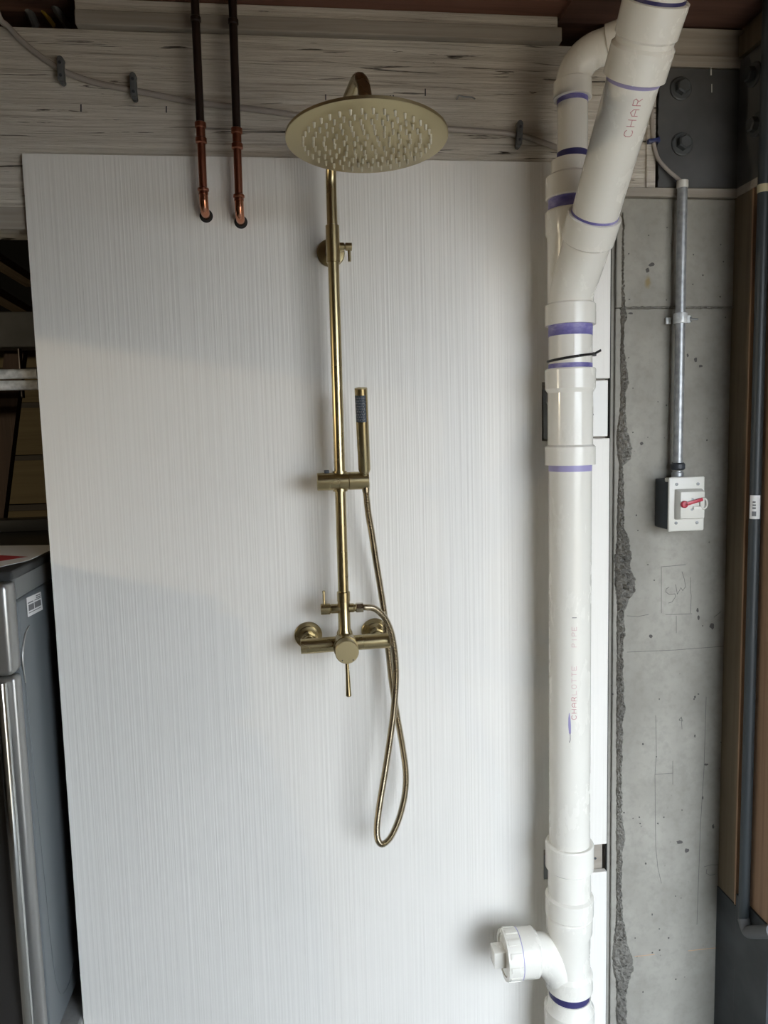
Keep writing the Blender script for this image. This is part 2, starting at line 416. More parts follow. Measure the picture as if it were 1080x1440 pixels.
build('pencil_marks', pc, M['pencil'], pier, smooth=False)['label'] = 'pencil letters SW in a drawn box'
om = MB(); ribbon(om, drawn([(893,1345),(920,1342)]), .0016); ribbon(om, drawn([(968,1337),(1015,1332)]), .0016)
build('orange_mark', om, M['orange_mark'], pier, smooth=False)

# ------------------------------------------------------------------ timber over the sheet
beam = thing('header_beam', (.15, .03, Z(.425)), 'wide whitewashed timber beam with dark checks above the white sheet', 'beam', kind='structure')
build('beam_plank', MB().box((-1.3, .0125, Z(.425)), (.80, .10, Z(.811))), M['beam'], beam, bevel=.003, smooth=False)
build('ledger_strip', MB().box((-1.3, .0105, Z(.425)), (-.47, .0125, Z(.468))), M['board'], beam, smooth=False)
sm = MB()
for (x, y, l, an) in [(114,152,10,0),(234,154,9,0),(458,137,8,0),(549,139,9,0),(553,138,8,0),(598,130,10,0)]:
    p = at(x, y-l/2, .0125); q = at(x+an, y+l/2, .0125)
    s1 = build('staple', MB().bar(p, q, .0022, .003, (0,1,0)), M['rubber'], beam, smooth=False)
hk = MB().tube([at(642,140,.0105), at(645,134,.004), at(652,136,.004), at(664,137,.002), at(668,139,.006)], .0016, 6)
build('bent_nail', hk, M['zinc'], beam)
brd = struct('trim_1', MB().box((-.401, -.004, Z(.8115)), (.588, .10, Z(.8395))), M['board'], 'lower grey trim board lying on the whitewashed beam', 'board', bevel=.002, smooth=False)
struct('trim_2', MB().box((-.402, .006, Z(.840)), (.582, .10, Z(.8655))), M['beam'], 'upper pale trim board tucked under the ceiling', 'board', bevel=.002, smooth=False)
struct('trim_3', MB().box((-.40, -.045, Z(.866)), (.60, .02, CEIL+.012)), M['joist_red'], 'thin red-brown joist edge above the trim boards', 'joist', smooth=False)
struct('trim_4', MB().box((.585, -.11, Z(.857)), (1.0, .012, CEIL+.012)), M['redwood'], 'dark red-brown strip under the ceiling above the steel plate', 'trim', smooth=False)
# boards right of the stack
struct('trim_5', MB().box((.705, .004, Z(.795)), (1.0, .1, Z(.852))), M['board'], 'short upper board behind the drain pipe above the steel plate', 'board', bevel=.002, smooth=False)
struct('trim_6', MB().box((.795, -.002, Z(.770)), (1.0, .1, Z(.794))), M['board'], 'narrow board along the top edge of the steel plate', 'board', bevel=.002, smooth=False)
struct('trim_7', MB().box((.705, -.004, Z(.4985)), (1.0, .1, Z(.5175))), M['board'], 'narrow timber ledge between concrete pier and steel plate', 'board', bevel=.002, smooth=False)
struct('trim_8', MB().box((.783, .006, Z(.518)), (.803, .0125, Z(.795))), M['beam'], 'thin vertical lath beside the steel plate', 'lath', bevel=.001, smooth=False)
struct('trim_9', MB().box((.988, STUB, Z(.50)), (1.0, -.004, Z(.5175))), M['board'], 'ledge board turning along the right wall under the plate', 'board', smooth=False)
struct('trim_10', MB().box((.985, STUB, Z(.79)), (1.0, .0, Z(.835))), M['jamb_dark'], 'board turning along the right wall above the plate', 'board', smooth=False)

# steel plate with bolts
pl = thing('steel_plate', (.9, 0, Z(.518)), 'dark painted steel corner plate with hex bolts above the concrete pier', 'bracket')
edge = [(.806+random.uniform(-.0025, .0025), .0, Z(.519)+(.248)*k/26) for k in range(27)]
build('back_plate', MB().prism(edge + [(.996, 0, Z(.767)), (.996, 0, Z(.519))], (0, .006, 0)), M['plate'], pl, smooth=False)
build('side_plate', MB().box((.990, STUB, Z(.519)), (.9965, .0, Z(.785))), M['plate'], pl, smooth=False)
def hexbolt(c, ax, mtl, parent, R=.0155, wr_=.0245):
    c = Vector(c); ax = Vector(ax)
    b = build('bolt', MB().lathe(c+ax*.004, ax, [(0, R), (.013, R), (.016, R*.8)], 6), mtl, parent, smooth=False)
    build('washer_ring', MB().lathe(c, ax, [(0, wr_), (.003, wr_), (.0045, wr_*.9)], 28), mtl, b)
    return b
for p in (at(957,125,0), at(959,203,0)): hexbolt(p, (0,-1,0), M['bolt'], pl)
for (x, y) in ((1057,108),(1061,178)):
    p = atX(x, y, .99); hexbolt((.990, p.y-.01, p.z), (-1,0,0), M['bolt'], pl)
fl = MB()
for (x, y, w, h_) in [(1000,98,2,8),(1001,124,1.2,6)]: fl.add([at(x-w/2,y-h_,-.0005), at(x+w/2,y-h_,-.0005), at(x+w/2,y+h_,-.0005), at(x-w/2,y+h_,-.0005)], [[0,1,2,3]])
build('paint_drip', fl, M['white_plastic'], pl, smooth=False)

# ------------------------------------------------------------------ white sheet
PT = Z(.5675)
sheet = thing('siding_sheet', (.09, .006, 0), 'tall white wood-grain siding sheet carrying the brass shower', 'panel', kind='structure')
def zat(x, y, Y=0.0): return at(x, y, Y).z
c1t, c1b = Z(.1027), Z(-.0273); c2t, c2b = zat(763,1195), zat(763,1238)
cx = .5433
# the sheet with two slots cut into its right side; two holes for the copper elbows
out = [(-.5195, .004), (.6005, .004), (.6005, c2b), (cx+.002, c2b), (cx+.002, c2t), (.6005, c2t), (.6005, c1b), (cx, c1b), (cx, c1t), (.6005, c1t), (.6005, PT), (-.5195, PT)]
build('sheet', MB().prism([(x, 0, z) for x, z in out], (0, .012, 0)), M['siding'], sheet, smooth=False)
def strip(name, x0, x1, z0, z1, y0, mt): return build(name, MB().box((x0, y0, z0), (x1, .0122, z1)), mt, sheet, bevel=.0018, smooth=False)
strip('sheet_strip', .6025, .7003, Z(.1080), PT-.002, 0, M['siding'])
strip('filler_piece', .6025, .6965, Z(-.0206), Z(.1045), .001, M['trim'])
strip('sheet_strip', .6025, .7003, Z(-.9862), Z(-.0246), -.001, M['siding'])
build('gap_shade_strip', MB().box((.7004, .004, .004), (.7034, .012, PT-.004)), M['dark'], sheet, smooth=False)  # black strip painting the shade of the open gap beside the concrete
strip('sheet_strip', .6025, .7003, .004, Z(-1.0543), -.003, M['siding'])
build('screw_head', MB().lathe(at(837,1207,.0138), (0,-1,0), [(0,.003),(.001,.003)], 10), M['rubber'], sheet)
build('screw_hole', MB().lathe(at(833,583,.0012), (0,-1,0), [(0,.0028),(.0008,.0028)], 10), M['rubber'], sheet)

# ------------------------------------------------------------------ copper pipes
def copper(x0, x1, y_c1, y_c2, y_bot, y_elb, label):
    base = at(x1, y_elb, 0)
    r = thing('copper_pipe', (base.x, -.03, base.z), label, 'pipe', 'copper supply pipes')
    Yc = -.034
    X = at(x1, y_bot, Yc).x; Xt = at(x0, 0, Yc).x
    z1, z2, zb, ze = (at(x1, v, Yc).z for v in (y_c1, y_c2, y_bot, y_elb))
    R = .0080
    def xz(z): return X + (Xt-X)*(z-zb)/(CEIL-zb)
    def seg(name, za, zb_, prof, mt): return build(name, MB().tube([(xz(za+(zb_-za)*u), Yc, za+(zb_-za)*u) for u, _ in prof], [q for _, q in prof], 20), mt, r)
    seg('upper_pipe', CEIL+.012, z1, [(0, R*1.02), (.12, R*1.05), (.18, R*1.02), (.28, R*1.05), (1, R*1.0)], M['copper_dark'])
    zk = z1+ (CEIL-z1)*.78
    seg('joint_ring', zk+.006, zk-.006, [(0, R*1.0), (.2, R*1.3), (.8, R*1.3), (1, R)], M['copper_dark'])
    seg('coupling', z1+.006, z2-.006, [(0, R*1.02), (.05, R*1.42), (.25, R*1.42), (.3, R*1.12), (.7, R*1.12), (.75, R*1.42), (.95, R*1.42), (1, R*1.02)], M['copper_dull'])
    seg('lower_pipe', z2-.006, zb, [(0, R), (1, R)], M['copper_dull'])
    seg('elbow_ring', zb+.009, zb-.005, [(0, R), (.2, R*1.42), (.5, R*1.42), (.6, R*1.2), (1, R*1.2)], M['copper_dull'])
    pts = [(X, Yc, zb-.004), (X, Yc, zb-.016)]
    rr = .020; zc = zb-.016
    for k in range(1, 9):
        a = (PI/2)*k/8; pts.append((X, Yc+rr*(1-math.cos(a)), zc-rr*math.sin(a)))
    pts.append((X, .011, zc-rr))
    build('elbow', MB().tube(pts, [R*1.1]*len(pts), 20), M['copper'], r)
    build('wall_hole', MB().lathe((X, .0, zc-rr-.001), (0,-1,0), [(0, .0135), (.0008, .0135)], 24), M['dark'], r)
copper(274, 286, 176, 198, 270, 300, 'left copper pipe, blackened above its coupling, bending into the white sheet')
copper(327, 336, 184, 206, 279, 302, 'right copper pipe of the pair, nearer the shower head')

# ------------------------------------------------------------------ grey cable clipped to the beam
pts = [at(x, y, Y) for x, y, Y in [(-14,-30,.0),(-2,22,.0),(12,38,.004),(40,66,.006),(84,97,.006),(130,115,.006),(188,127,.006),(270,143,.006),(360,154,.006),(450,166,.006),(560,176,.006),(640,182,.006),(728,190,.006),(800,213,.004),(850,225,.003)]]
tag(build('grey_cable', MB().tube(smooth_path(pts, 8), .0058, 10), M['cable']), 'pale grey cable sagging along the whitewashed beam', 'cable')
for (x, y, lean, lab) in [(86,99,5,'grey plastic cable clip nearest the left end of the beam'),(188,122,5,'grey plastic cable clip left of the copper pipes'),(730,189,-4,'grey plastic cable clip right of the shower head')]:
    a, b = at(x-lean*.2, y-15, -.002), at(x+lean*.2, y+15, -.002); c = (a+b)/2
    k = thing('cable_clip', b, lab, 'cable clip', 'clips on the beam')
    build('clip_body', MB().bar((a.x, -.002, a.z), (b.x, -.002, b.z), .012, .014, (0,1,0)).lathe((b.x, .0105, b.z), (0,-1,0), [(0,.0055),(.012,.0055)], 12).lathe((a.x, .0105, a.z), (0,-1,0), [(0,.006),(.018,.006)], 12), M['grey_plastic'], k, bevel=.001)
    for p, s_ in ((a, .2), (b, .8)):
        q = a+(b-a)*s_; build('nail', MB().lathe((q.x, -.0088, q.z), (0,-1,0), [(0,.003),(.0016,.003)], 8), M['rubber'], k)

# ------------------------------------------------------------------ brass rain shower
PXX = .0872; PY = -.08
sh = thing('rain_shower', (PXX, 0, Z(-.44)), 'brushed brass exposed rain shower column with round head and lever mixer', 'shower')
BZ = Z(-.440)
# mixer bar
build('mixer_bar', MB().lathe((-.0055, PY, BZ-.0015), (.188, 0, .003), [(0,.0150),(.001,.0160),(.187,.0160),(.188,.0150)], 36), M['brass'], sh)
build('mixer_hub', MB().lathe((PXX, PY+.005, BZ), (0,-1,0), [(0,.022),(.004,.0255),(.0455,.0255)], 40), M['brass'], sh)
kn = build('lever_knob', MB().lathe((PXX, PY-.042, BZ), (0,-1,0), [(0,.0243),(.0228,.0243),(.0245,.0228)], 44), M['brass_face'], sh)
for dx, mt in ((-.010, 'red'), (.012, 'blue_tie')):
    build('temperature_dot', MB().lathe((PXX+dx, PY-.0664, BZ-.0165), (0,-1,0), [(0,.0014),(.0004,.0014)], 10), M['rubber'], kn)
build('lever', MB().tube([(PXX, PY-.056, BZ-.022), (PXX+.0003, PY-.0575, BZ-.045), (PXX+.001, PY-.061, BZ-.0925), (PXX+.001, PY-.061, BZ-.0935)], [.0038, .0040, .0058, .0048], 20), M['brass'], sh)
for i, x in enumerate((.0120, .1590)):
    f_ = build('wall_flange', MB().lathe((x, 0, Z(-.439)), (0,-1,0), [(0,.0300),(.0045,.0300),(.0055,.0290),(.0060,.0215),(.0125,.0210),(.0135,.0155)], 44), M['brass'], sh)
    build('union', MB().lathe((x, -.012, Z(-.439)), (0,-1,0), [(0,.0125),(.050,.0125)], 28).lathe((x, -.030, Z(-.439)), (0,-1,0), [(0,.0165),(.020,.0165)], 6), M['brass'], f_)
# diverter body above the bar
build('diverter_body', MB().lathe((PXX, PY, BZ+.012), (0,0,1), [(0,.0165),(.012,.0165),(.020,.0130),(.093,.0130)], 32), M['brass'], sh)
zc0, zc1 = Z(-.3475), Z(-.3265)
build('lower_collar', MB().lathe((PXX, PY, zc0-.002), (0,0,1), [(0,.0128),(.001,.0138),(.0195,.0138),(.021,.0128)], 32), M['brass'], sh)
zd = zat(470, 856, PY)
xl = at(451, 856, PY).x
dv = build('diverter_valve', MB().lathe((xl+.020, PY, zd), (1,0,0), [(0,.0088),(.003,.0100),(.020,.0100)], 28), M['brass'], sh)
build('diverter_cap', MB().lathe((xl, PY, zd), (1,0,0), [(0,.0105),(.001,.0115),(.0185,.0115),(.020,.0105)], 32), M['brass'], dv)
xp = at(455.5, 840, PY).x
build('diverter_pin', MB().tube([(xp, PY, zd+.008), (xp-.0002, PY, zat(455, 831, PY))], .0028, 12), M['brass'], dv)
xo = at(493, 854, PY).x
build('hose_outlet', MB().lathe((PXX+.010, PY, zd), (1,0,0), [(0,.0095),(.010,.0095),(.012,.0080),(.016,.0080)], 28), M['brass'], sh)
# riser pipe
z_br = zat(468, 343, PY)
build('riser_pipe', MB().lathe((PXX, PY, zc1-.003), (0,0,1), [(0,.0112),(z_br-zc1,.0112)], 32), M['brass'], sh)
# gooseneck: upper tube and half-circle arm ending over the head
HC = CAM + ray(516, 195.5)*1.18
spring = Z(.463); RA = .5*math.hypot(HC.x-PXX, HC.y-PY); mid = Vector(((HC.x+PXX)/2, (HC.y+PY)/2, spring))
hd = Vector((HC.x-PXX, HC.y-PY, 0)).normalized()
gp = [Vector((PXX, PY, z_br)), Vector((PXX, PY, (z_br+spring)/2))]
ARC = Z(.571); RB = .085; RF = .072; span = 2*RA
def gpt(d, z_): return Vector((PXX, PY, 0)) + hd*d + Vector((0, 0, z_))
for k in range(17):
    a = PI/2*k/16; gp.append(gpt(RB*(1-math.cos(a)), ARC-RB+RB*math.sin(a)))
for k in range(1, 4): gp.append(gpt(RB+(span-RB-RF)*k/4, ARC))
for k in range(17):
    a = PI/2*k/16; gp.append(gpt(span-RF+RF*math.sin(a), ARC-RF+RF*math.cos(a)))
gp.append(Vector((HC.x, HC.y, HC.z+.014)))
build('gooseneck_arm', MB().tube(gp, .0106, 28), M['brass'], sh)
build('slip_collar', MB().lathe((PXX, PY, z_br-.037), (0,0,1), [(0,.0118),(.0008,.0138),(.072,.0138),(.073,.0118)], 32), M['brass'], sh)
bk = build('wall_bracket', MB().lathe((PXX-.0005, 0, z_br), (0,-1,0), [(0,.0290),(.005,.0290),(.0065,.0275),(.008,.012),(.07,.0105)], 44), M['brass'], sh)
build('bracket_knob', MB().lathe((PXX+.008, PY+.006, z_br-.004), (1,0,0), [(0,.0085),(.014,.0085),(.016,.005),(.0165,.005),(.018,.0080),(.030,.0080)], 26), M['brass'], bk)
build('bracket_pin', MB().tube([(PXX+.0325, PY+.006, z_br-.008), (PXX+.033, PY+.005, z_br-.033)], [.0032, .0030], 12), M['brass'], bk)
# rain head, tipped a little towards the viewer
tl = math.radians(-3.8); HN = Vector((0, -math.sin(tl), math.cos(tl)))    # disc normal (up side)
head = build('shower_head', MB().lathe(HC-HN*.002, HN, [(0,.1250),(.001,.1270),(.0055,.1270),(.0065,.1255)], 96).lathe(HC+HN*.003, HN, [(0,.03),(.006,.03),(.012,.0145),(.024,.0145)], 32), M['brass_face'], sh)
e2 = Vector((0, math.cos(tl), math.sin(tl))); e1 = Vector((1,0,0))
nm = None; loc0 = root_loc(head)
for R_, n_ in ((.100,38),(.084,32),(.068,26),(.052,19),(.036,13),(.020,7),(.005,1)):
    for k in range(n_):
        a = 2*PI*(k+.3)/n_ + R_*40
        c = HC + e1*R_*math.cos(a) + e2*R_*math.sin(a) - HN*.002
        if nm is None:
            first = build('nozzle', MB().lathe(loc0, -HN, [(-.001,.0026),(.0015,.0021),(.0070,.0017),(.0080,.0011)], 8), M['nozzle'], head)
            nm = first.data; first.location = c - loc0
        else:
            q = bpy.data.objects.new('nozzle', nm); col.objects.link(q); q.parent = head; q.location = c - loc0
# sliding holder
zh = zat(478, 676.5, PY)
xa, xb, xg = at(446, 677, PY-.018).x, at(519, 676, PY-.018).x, at(491, 676, PY-.018).x
hl = build('slide_holder', MB().lathe((xa, PY-.004, zh), (1,0,0), [(0,.0170),(.001,.0185),(xg-xa-.001,.0185),(xg-xa,.0175)], 40).lathe((PXX, PY, zh-.021), (0,0,1), [(0,.0150),(.042,.0150)], 28), M['brass'], sh)
build('cradle', MB().lathe((xg+.0004, PY-.004, zh), (1,0,0), [(0,.0175),(.001,.0185),(xb-xg-.001,.0185),(xb-xg,.0172)], 40), M['brass'], hl)
xk = at(460, 663, PY).x
build('release_button', MB().box((xk-.006, PY-.010, zh+.016), (xk+.004, PY+.006, zh+.0235)), M['rubber'], hl, bevel=.001)

# hand shower resting in the cradle
ht = at(507.5, 546, -.125); hb = at(513, 672, -.090)
hs = thing('hand_shower', hb, 'slim brass stick hand shower with blue-grey spray face in the slide holder', 'hand shower')
ax = (ht-hb); L = ax.length; ax.normalize()
build('handle', MB().lathe(hb, ax, [(0,.0070),(.004,.0090),(.010,.0095),(.018,.0125),(L-.001,.0128),(L,.0118)], 36), M['brass'], hs)
build('end_cap', MB().lathe(hb+ax*(L-.0005), ax, [(0,.0124),(.0012,.0124),(.0016,.0110)], 32), M['brass_face'], hs)
# spray face: curved patch wrapped on the handle
e1 = Vector((-.35, -1, 0)); e1 = (e1-ax*e1.dot(ax)).normalized(); e2 = ax.cross(e1)
spm = MB(); vv = []; ff = []; nA = 14; nB = 10
u0, u1 = L-.066, L-.013
for i in range(nB+1):
    for k in range(nA+1):
        a = -.95+1.9*k/nA; vv.append(hb + ax*(u0+(u1-u0)*i/nB) + (e1*math.cos(a)+e2*math.sin(a))*.01325)
for i in range(nB):
    for k in range(nA): b_ = i*(nA+1)+k; ff.append([b_, b_+1, b_+nA+2, b_+nA+1])
sp = build('spray_face', spm.add(vv, ff), M['spray'], hs)
sd = None
for i in range(9):
    for k in range(5):
        a = -.62+.31*k+(.155 if i % 2 else -.0); 
        if a > .75: continue
        c = hb + ax*(u0+.005+(u1-u0-.010)*i/8) + (e1*math.cos(a)+e2*math.sin(a))*.0133
        n_ = (e1*math.cos(a)+e2*math.sin(a))
        if sd is None: sd = MB()
        sd.lathe(c, n_, [(-.0005,.0015),(.0009,.0011)], 6)
build('spray_nozzles', sd, M['print'], sp)['kind'] = 'stuff'

# corrugated hose
hp = [(514,676,-.088),(514.8,692,-.088),(518,722,-.085),(523,752,-.075),(528,785,-.062),(534,822,-.05),(540,860,-.042),(545,905,-.040),(551,960,-.045),(559,1010,-.052),(566,1050,-.058),(570.5,1085,-.062),(569.5,1115,-.066),(562,1148,-.070),(550,1176,-.074),(538.5,1187,-.078),(531.5,1181,-.082),(530,1163,-.086),(534,1130,-.09),(541,1088,-.096),(548,1042,-.102),(553.5,1000,-.108),(556.5,960,-.112),(556,928,-.112),(551,893,-.108),(541,869,-.10),(527,856,-.090),(515,853.5,-.082),(508,853.5,-.080)]
hw = [at(*p) for p in hp]; hw[-1].z = zd; hw[-1].y = PY; hw[-2].z = zd
path = smooth_path(hw, 24)
# resample evenly for the corrugation
seg = [0]
for a, b in zip(path, path[1:]): seg.append(seg[-1]+(b-a).length)
tot = seg[-1]; pitch = .0032; nst = int(tot/pitch*4); rp = []; rr = []; j = 0
for i in range(nst+1):
    s_ = tot*i/nst
    while j < len(seg)-2 and seg[j+1] < s_: j += 1
    u = (s_-seg[j])/max(1e-9, seg[j+1]-seg[j]); rp.append(path[j].lerp(path[j+1], u)); rr.append((.0072, .0068, .0058, .0068)[i % 4])
hz = thing('shower_hose', (at(538,1187,-.078)), 'corrugated antique brass hose looping below the mixer', 'hose')
build('hose', MB().tube(rp, rr, 14), M['hose'], hz)
build('hose_nut', MB().lathe((at(511,854,PY).x, PY, zd), (-1,0,0), [(0,.0090),(.001,.0105),(.0150,.0105),(.016,.0095)], 6), M['hose'], hz, smooth=False)
build('hose_cone', MB().lathe(hw[0]+Vector((0,0,-.004)), (hw[1]-hw[0]), [(0,.0088),(.016,.0080),(.020,.0074)], 20), M['hose'], hz)

# ------------------------------------------------------------------ PVC drain stack
SX, SY = .574, -.092
def sz(y, Y=-.140): return at(801, y, Y).z
ds = thing('drain_stack', (SX, SY, 0), 'white PVC drain stack with purple primer bands, wye and cleanout', 'drain pipe')
def vert(name, prof, mt=None, x=SX, y=SY, n=48): return build(name, MB().lathe((x, y, 0), (0,0,1), prof, n), mt or M['pvc_fit'], ds)
RP = .0445; RH = .0515
# foot fitting
vert('base_fitting', [(0,.056),(sz(1438),.056),(sz(1430),.0485),(sz(1421),.0480)])
vert('primer_band', [(sz(1423),.0455),(sz(1410),.0455)], M['primer_dark'])
# cleanout wye: run, hubs, swept branch with cleanout adapter and plug
cw = vert('cleanout_wye', [(sz(1410),.0500),(sz(1409),.0520),(sz(1388),.0522),(sz(1383),.0462),(sz(1334),.0462),(sz(1327),.0505),(sz(1306),.0510),(sz(1304.5),.0485)])
zb = zat(735, 1338, SY); 
br = smooth_path([(SX+.004, SY, zb-.100),(SX-.010, SY, zb-.072),(SX-.034, SY, zb-.034),(SX-.062, SY-.002, zb-.008),(SX-.090, SY-.004, zb)], 8)
b1 = build('branch', MB().tube(br, [.0425]*len(br), 40), M['pvc_fit'], cw)
build('branch_hub', MB().lathe((SX-.078, SY-.004, zb), (-1,0,0), [(0,.0460),(.006,.0525),(.042,.0525)], 48), M['pvc_fit'], cw)
ca = build('cleanout_adapter', MB().lathe((SX-.1215, SY-.004, zb), (-1,0,0), [(0,.0520),(.001,.0530),(.033,.0525),(.0335,.0440),(.028,.0435)], 48, caps=False), M['pvc_fit'], ds)
gz = MB()
for k in range(12):
    a = 2*PI*k/12; c = Vector((0, math.cos(a), math.sin(a)))*.0532
    gz.bar(Vector((SX-.1235, SY-.004, zb))+c, Vector((SX-.150, SY-.004, zb))+c, .012, .0026, c.normalized())
build('grip_ribs', gz, M['pvc_fit'], ca, bevel=.0006)
pg = build('cleanout_plug', MB().lathe((SX-.140, SY-.004, zb), (-1,0,0), [(0,.0425),(.0125,.0425),(.0135,.041)], 48), M['pvc_fit'], ds)
build('plug_square', MB().box((SX-.180, SY-.023, zb-.019), (SX-.152, SY+.015, zb+.019)), M['pvc_fit'], pg, bevel=.003)
build('primer_seam', MB().lathe((SX-.1203, SY-.004, zb), (-1,0,0), [(0,.0528),(.0015,.0528)], 48), M['primer_pale'], ds)
# lower repair coupling
vert('lower_coupling', [(sz(1303.5),.0500),(sz(1302),.0530),(sz(1278),.0530),(sz(1275),.0470),(sz(1239),.0470),(sz(1236),.0530),(sz(1203),.0530),(sz(1201),.0510)])
# long run
lp = vert('long_pipe', [(sz(1230),RP),(sz(640),RP)], M['pvc'])
vert('primer_band', [(sz(664),RP+.0004),(sz(654),RP+.0004)], M['primer_pale'])
vert('middle_coupling', [(sz(655),.0520),(sz(629),.0520),(sz(626),.0465),(sz(551),.0465),(sz(545),.0515),(sz(518),.0522),(sz(516),.0505)])
vert('short_pipe', [(sz(540),RP),(sz(440),RP)], M['pvc'])
vert('primer_band', [(sz(517),RP+.0005),(sz(509),RP+.0005)], M['primer'])
vert('primer_band', [(sz(469),RP+.0005),(sz(451),RP+.0005)], M['primer'])
# upper wye: run, lower hub, swept branch, branch hub
AD = Vector((.012, -.665, .747)).normalized(); A0 = Vector((.581, -.2017, Z(.403))); A1 = A0 + AD*.239     # 45 degree branch leaning out of the wall
uw = vert('upper_wye', [(sz(453),.0515),(sz(424),.0515),(sz(421),.0468),(sz(325),.0468),(sz(319),.0505),(sz(289),.0510),(sz(287),.0495)])
S = A0 - AD*.075
bp = smooth_path([(SX, SY-.001, Z(.262)), (SX, SY-.010, Z(.283)), S, A0-AD*.02], 8)
build('branch', MB().tube(bp, [.0462]*len(bp), 40), M['pvc_fit'], uw)
build('branch_hub', MB().lathe(A0-AD*.054, AD, [(0,.0465),(.004,.0510),(.053,.0515),(.054,.0500)], 48), M['pvc_fit'], uw)
build('primer_band', MB().lathe(A0-AD*.004, AD, [(0,RP+.0006),(.0085,RP+.0006)], 48), M['primer'], ds)
build('slanted_pipe', MB().lathe(A0-AD*.03, AD, [(0,RP),((A1-A0).length+.06,RP)], 48), M['pvc'], ds)
build('primer_band', MB().lathe(A1-AD*.007, AD, [(0,RP+.0005),(.008,RP+.0005)], 48), M['primer_pale'], ds)
sb = build('slanted_coupling', MB().lathe(A1, AD, [(0,.0500),(.001,.0522),(.046,.0520),(.051,.0475),(.058,.0475),(.062,.0508),(.110,.0522),(.111,.0500)], 48), M['pvc_fit'], ds)
build('primer_band', MB().lathe(A1+AD*.106, AD, [(0,RP+.0015),(.010,RP+.0010)], 48), M['primer_dark'], ds)
build('top_pipe', MB().lathe(A1+AD*.09, AD, [(0,RP),(.34,RP)], 48), M['pvc'], ds)
# 2 inch vent branch behind
vert('primer_band', [(sz(290),.0448),(sz(266),.0448)], M['primer'])
vert('reducer', [(sz(270),.0490),(sz(268),.0505),(sz(238),.0500),(sz(233),.0400),(sz(231),.0395),(sz(214),.0390),(sz(213),.0375)])
R2 = .0302; SX2 = at(805, 165, SY).x
vert('vent_pipe', [(sz(225),R2),(sz(112),R2)], M['pvc'], SX2)
vert('primer_band', [(sz(216),R2+.0006),(sz(202),R2+.0006)], M['primer_dark'], SX2)
vert('primer_band', [(sz(131),R2+.0005),(sz(120),R2+.0005)], M['primer'], SX2)
ze = sz(103); ed = Vector((.86, -.5, .10)).normalized(); er = .058
ep = [Vector((SX2, SY, ze-.02)), Vector((SX2, SY, ze))]
hd2 = Vector((ed.x, ed.y, 0)).normalized()
for k in range(1, 13):
    a = (PI/2)*.95*k/12; ep.append(Vector((SX2, SY, ze)) + hd2*er*(1-math.cos(a)) + Vector((0,0,1))*er*math.sin(a))
td = (ep[-1]-ep[-2]).normalized(); ep.append(ep[-1]+td*.02)
el = build('vent_elbow', MB().tube(ep, [.0335]*len(ep), 40).lathe((SX2, SY, sz(124)), (0,0,1), [(0,.0365),(.001,.0380),(sz(99)-sz(124),.0375),(sz(99)-sz(124)+.002,.034)], 40).lathe(ep[-1]-td*.006, td, [(0,.034),(.002,.0378),(.030,.0380)], 40), M['pvc_fit'], ds)
build('primer_band', MB().lathe(ep[-1]+td*.022, td, [(0,R2+.002),(.010,R2+.002)], 36), M['primer_dark'], ds)
vs0 = ep[-1]+td*.02
vsp = smooth_path([vs0, vs0+td*.022, vs0+td*.042+Vector((0,0,.012)), Vector(((vs0+td*.052).x, (vs0+td*.052).y, CEIL-.03)), Vector(((vs0+td*.052).x, (vs0+td*.052).y, CEIL+.02))], 6)
build('vent_stub', MB().tube(vsp, [R2]*len(vsp), 32), M['pvc'], ds)

# printed letters along the pipes: single-stroke capitals wrapped on the wall
GL = {'C': [[(1,.85),(.75,1),(.25,1),(0,.75),(0,.25),(.25,0),(.75,0),(1,.15)]], 'H': [[(0,0),(0,1)],[(1,0),(1,1)],[(0,.5),(1,.5)]],
      'A': [[(0,0),(0,.7),(.5,1),(1,.7),(1,0)],[(0,.42),(1,.42)]], 'R': [[(0,0),(0,1),(.75,1),(1,.8),(.75,.5),(0,.5)],[(.5,.5),(1,0)]],
      'L': [[(0,1),(0,0),(1,0)]], 'O': [[(.25,0),(0,.25),(0,.75),(.25,1),(.75,1),(1,.75),(1,.25),(.75,0),(.25,0)]],
      'T': [[(0,1),(1,1)],[(.5,1),(.5,0)]], 'E': [[(1,1),(0,1),(0,0),(1,0)],[(0,.5),(.8,.5)]], 'P': [[(0,0),(0,1),(.75,1),(1,.8),(.75,.5),(0,.5)]],
      'I': [[(.5,0),(.5,1)]], ' ': []}
def pipe_text(name, s, o, ax, right, r, a0, u0, h, adv, w, mt):
    """letters read along ax; their tops point away from `right`"""
    o = Vector(o); ax = Vector(ax).normalized(); fr = Vector((0,-1,0)); fr = (fr-ax*fr.dot(ax)).normalized(); rt = ax.cross(fr) 
    if rt.dot(Vector(right)) < 0: rt = -rt
    mb = MB()
    def pos(u, v, rr_):     # u along the axis, v upward in the glyph
        a = a0 - v/r; return o + ax*u + (fr*math.cos(a)+rt*math.sin(a))*rr_
    for i, ch in enumerate(s):
        for st_ in GL[ch]:
            pp = [(u0+i*adv+x*adv*.62, y*h) for x, y in st_]
            for (xa_, ya), (xb_, yb) in zip(pp, pp[1:]):
                d = Vector((xb_-xa_, yb-ya, 0)); l = d.length
                if l < 1e-7: continue
                d /= l; n_ = Vector((-d.y, d.x, 0))*w/2; k = max(1, int(l/.003)); e = d*w*.3
                vv = []; ff = []
                for q in range(k+1):
                    c = Vector((xa_, ya, 0))-e + (d*l+2*e)*q/k
                    for sg in (-1, 1): vv.append(pos(c.x+sg*n_.x, c.y+sg*n_.y, r+.0004))
                for q in range(k): ff.append([2*q, 2*q+1, 2*q+3, 2*q+2])
                mb.add(vv, ff)
    return build(name, mb, mt, ds, smooth=False)
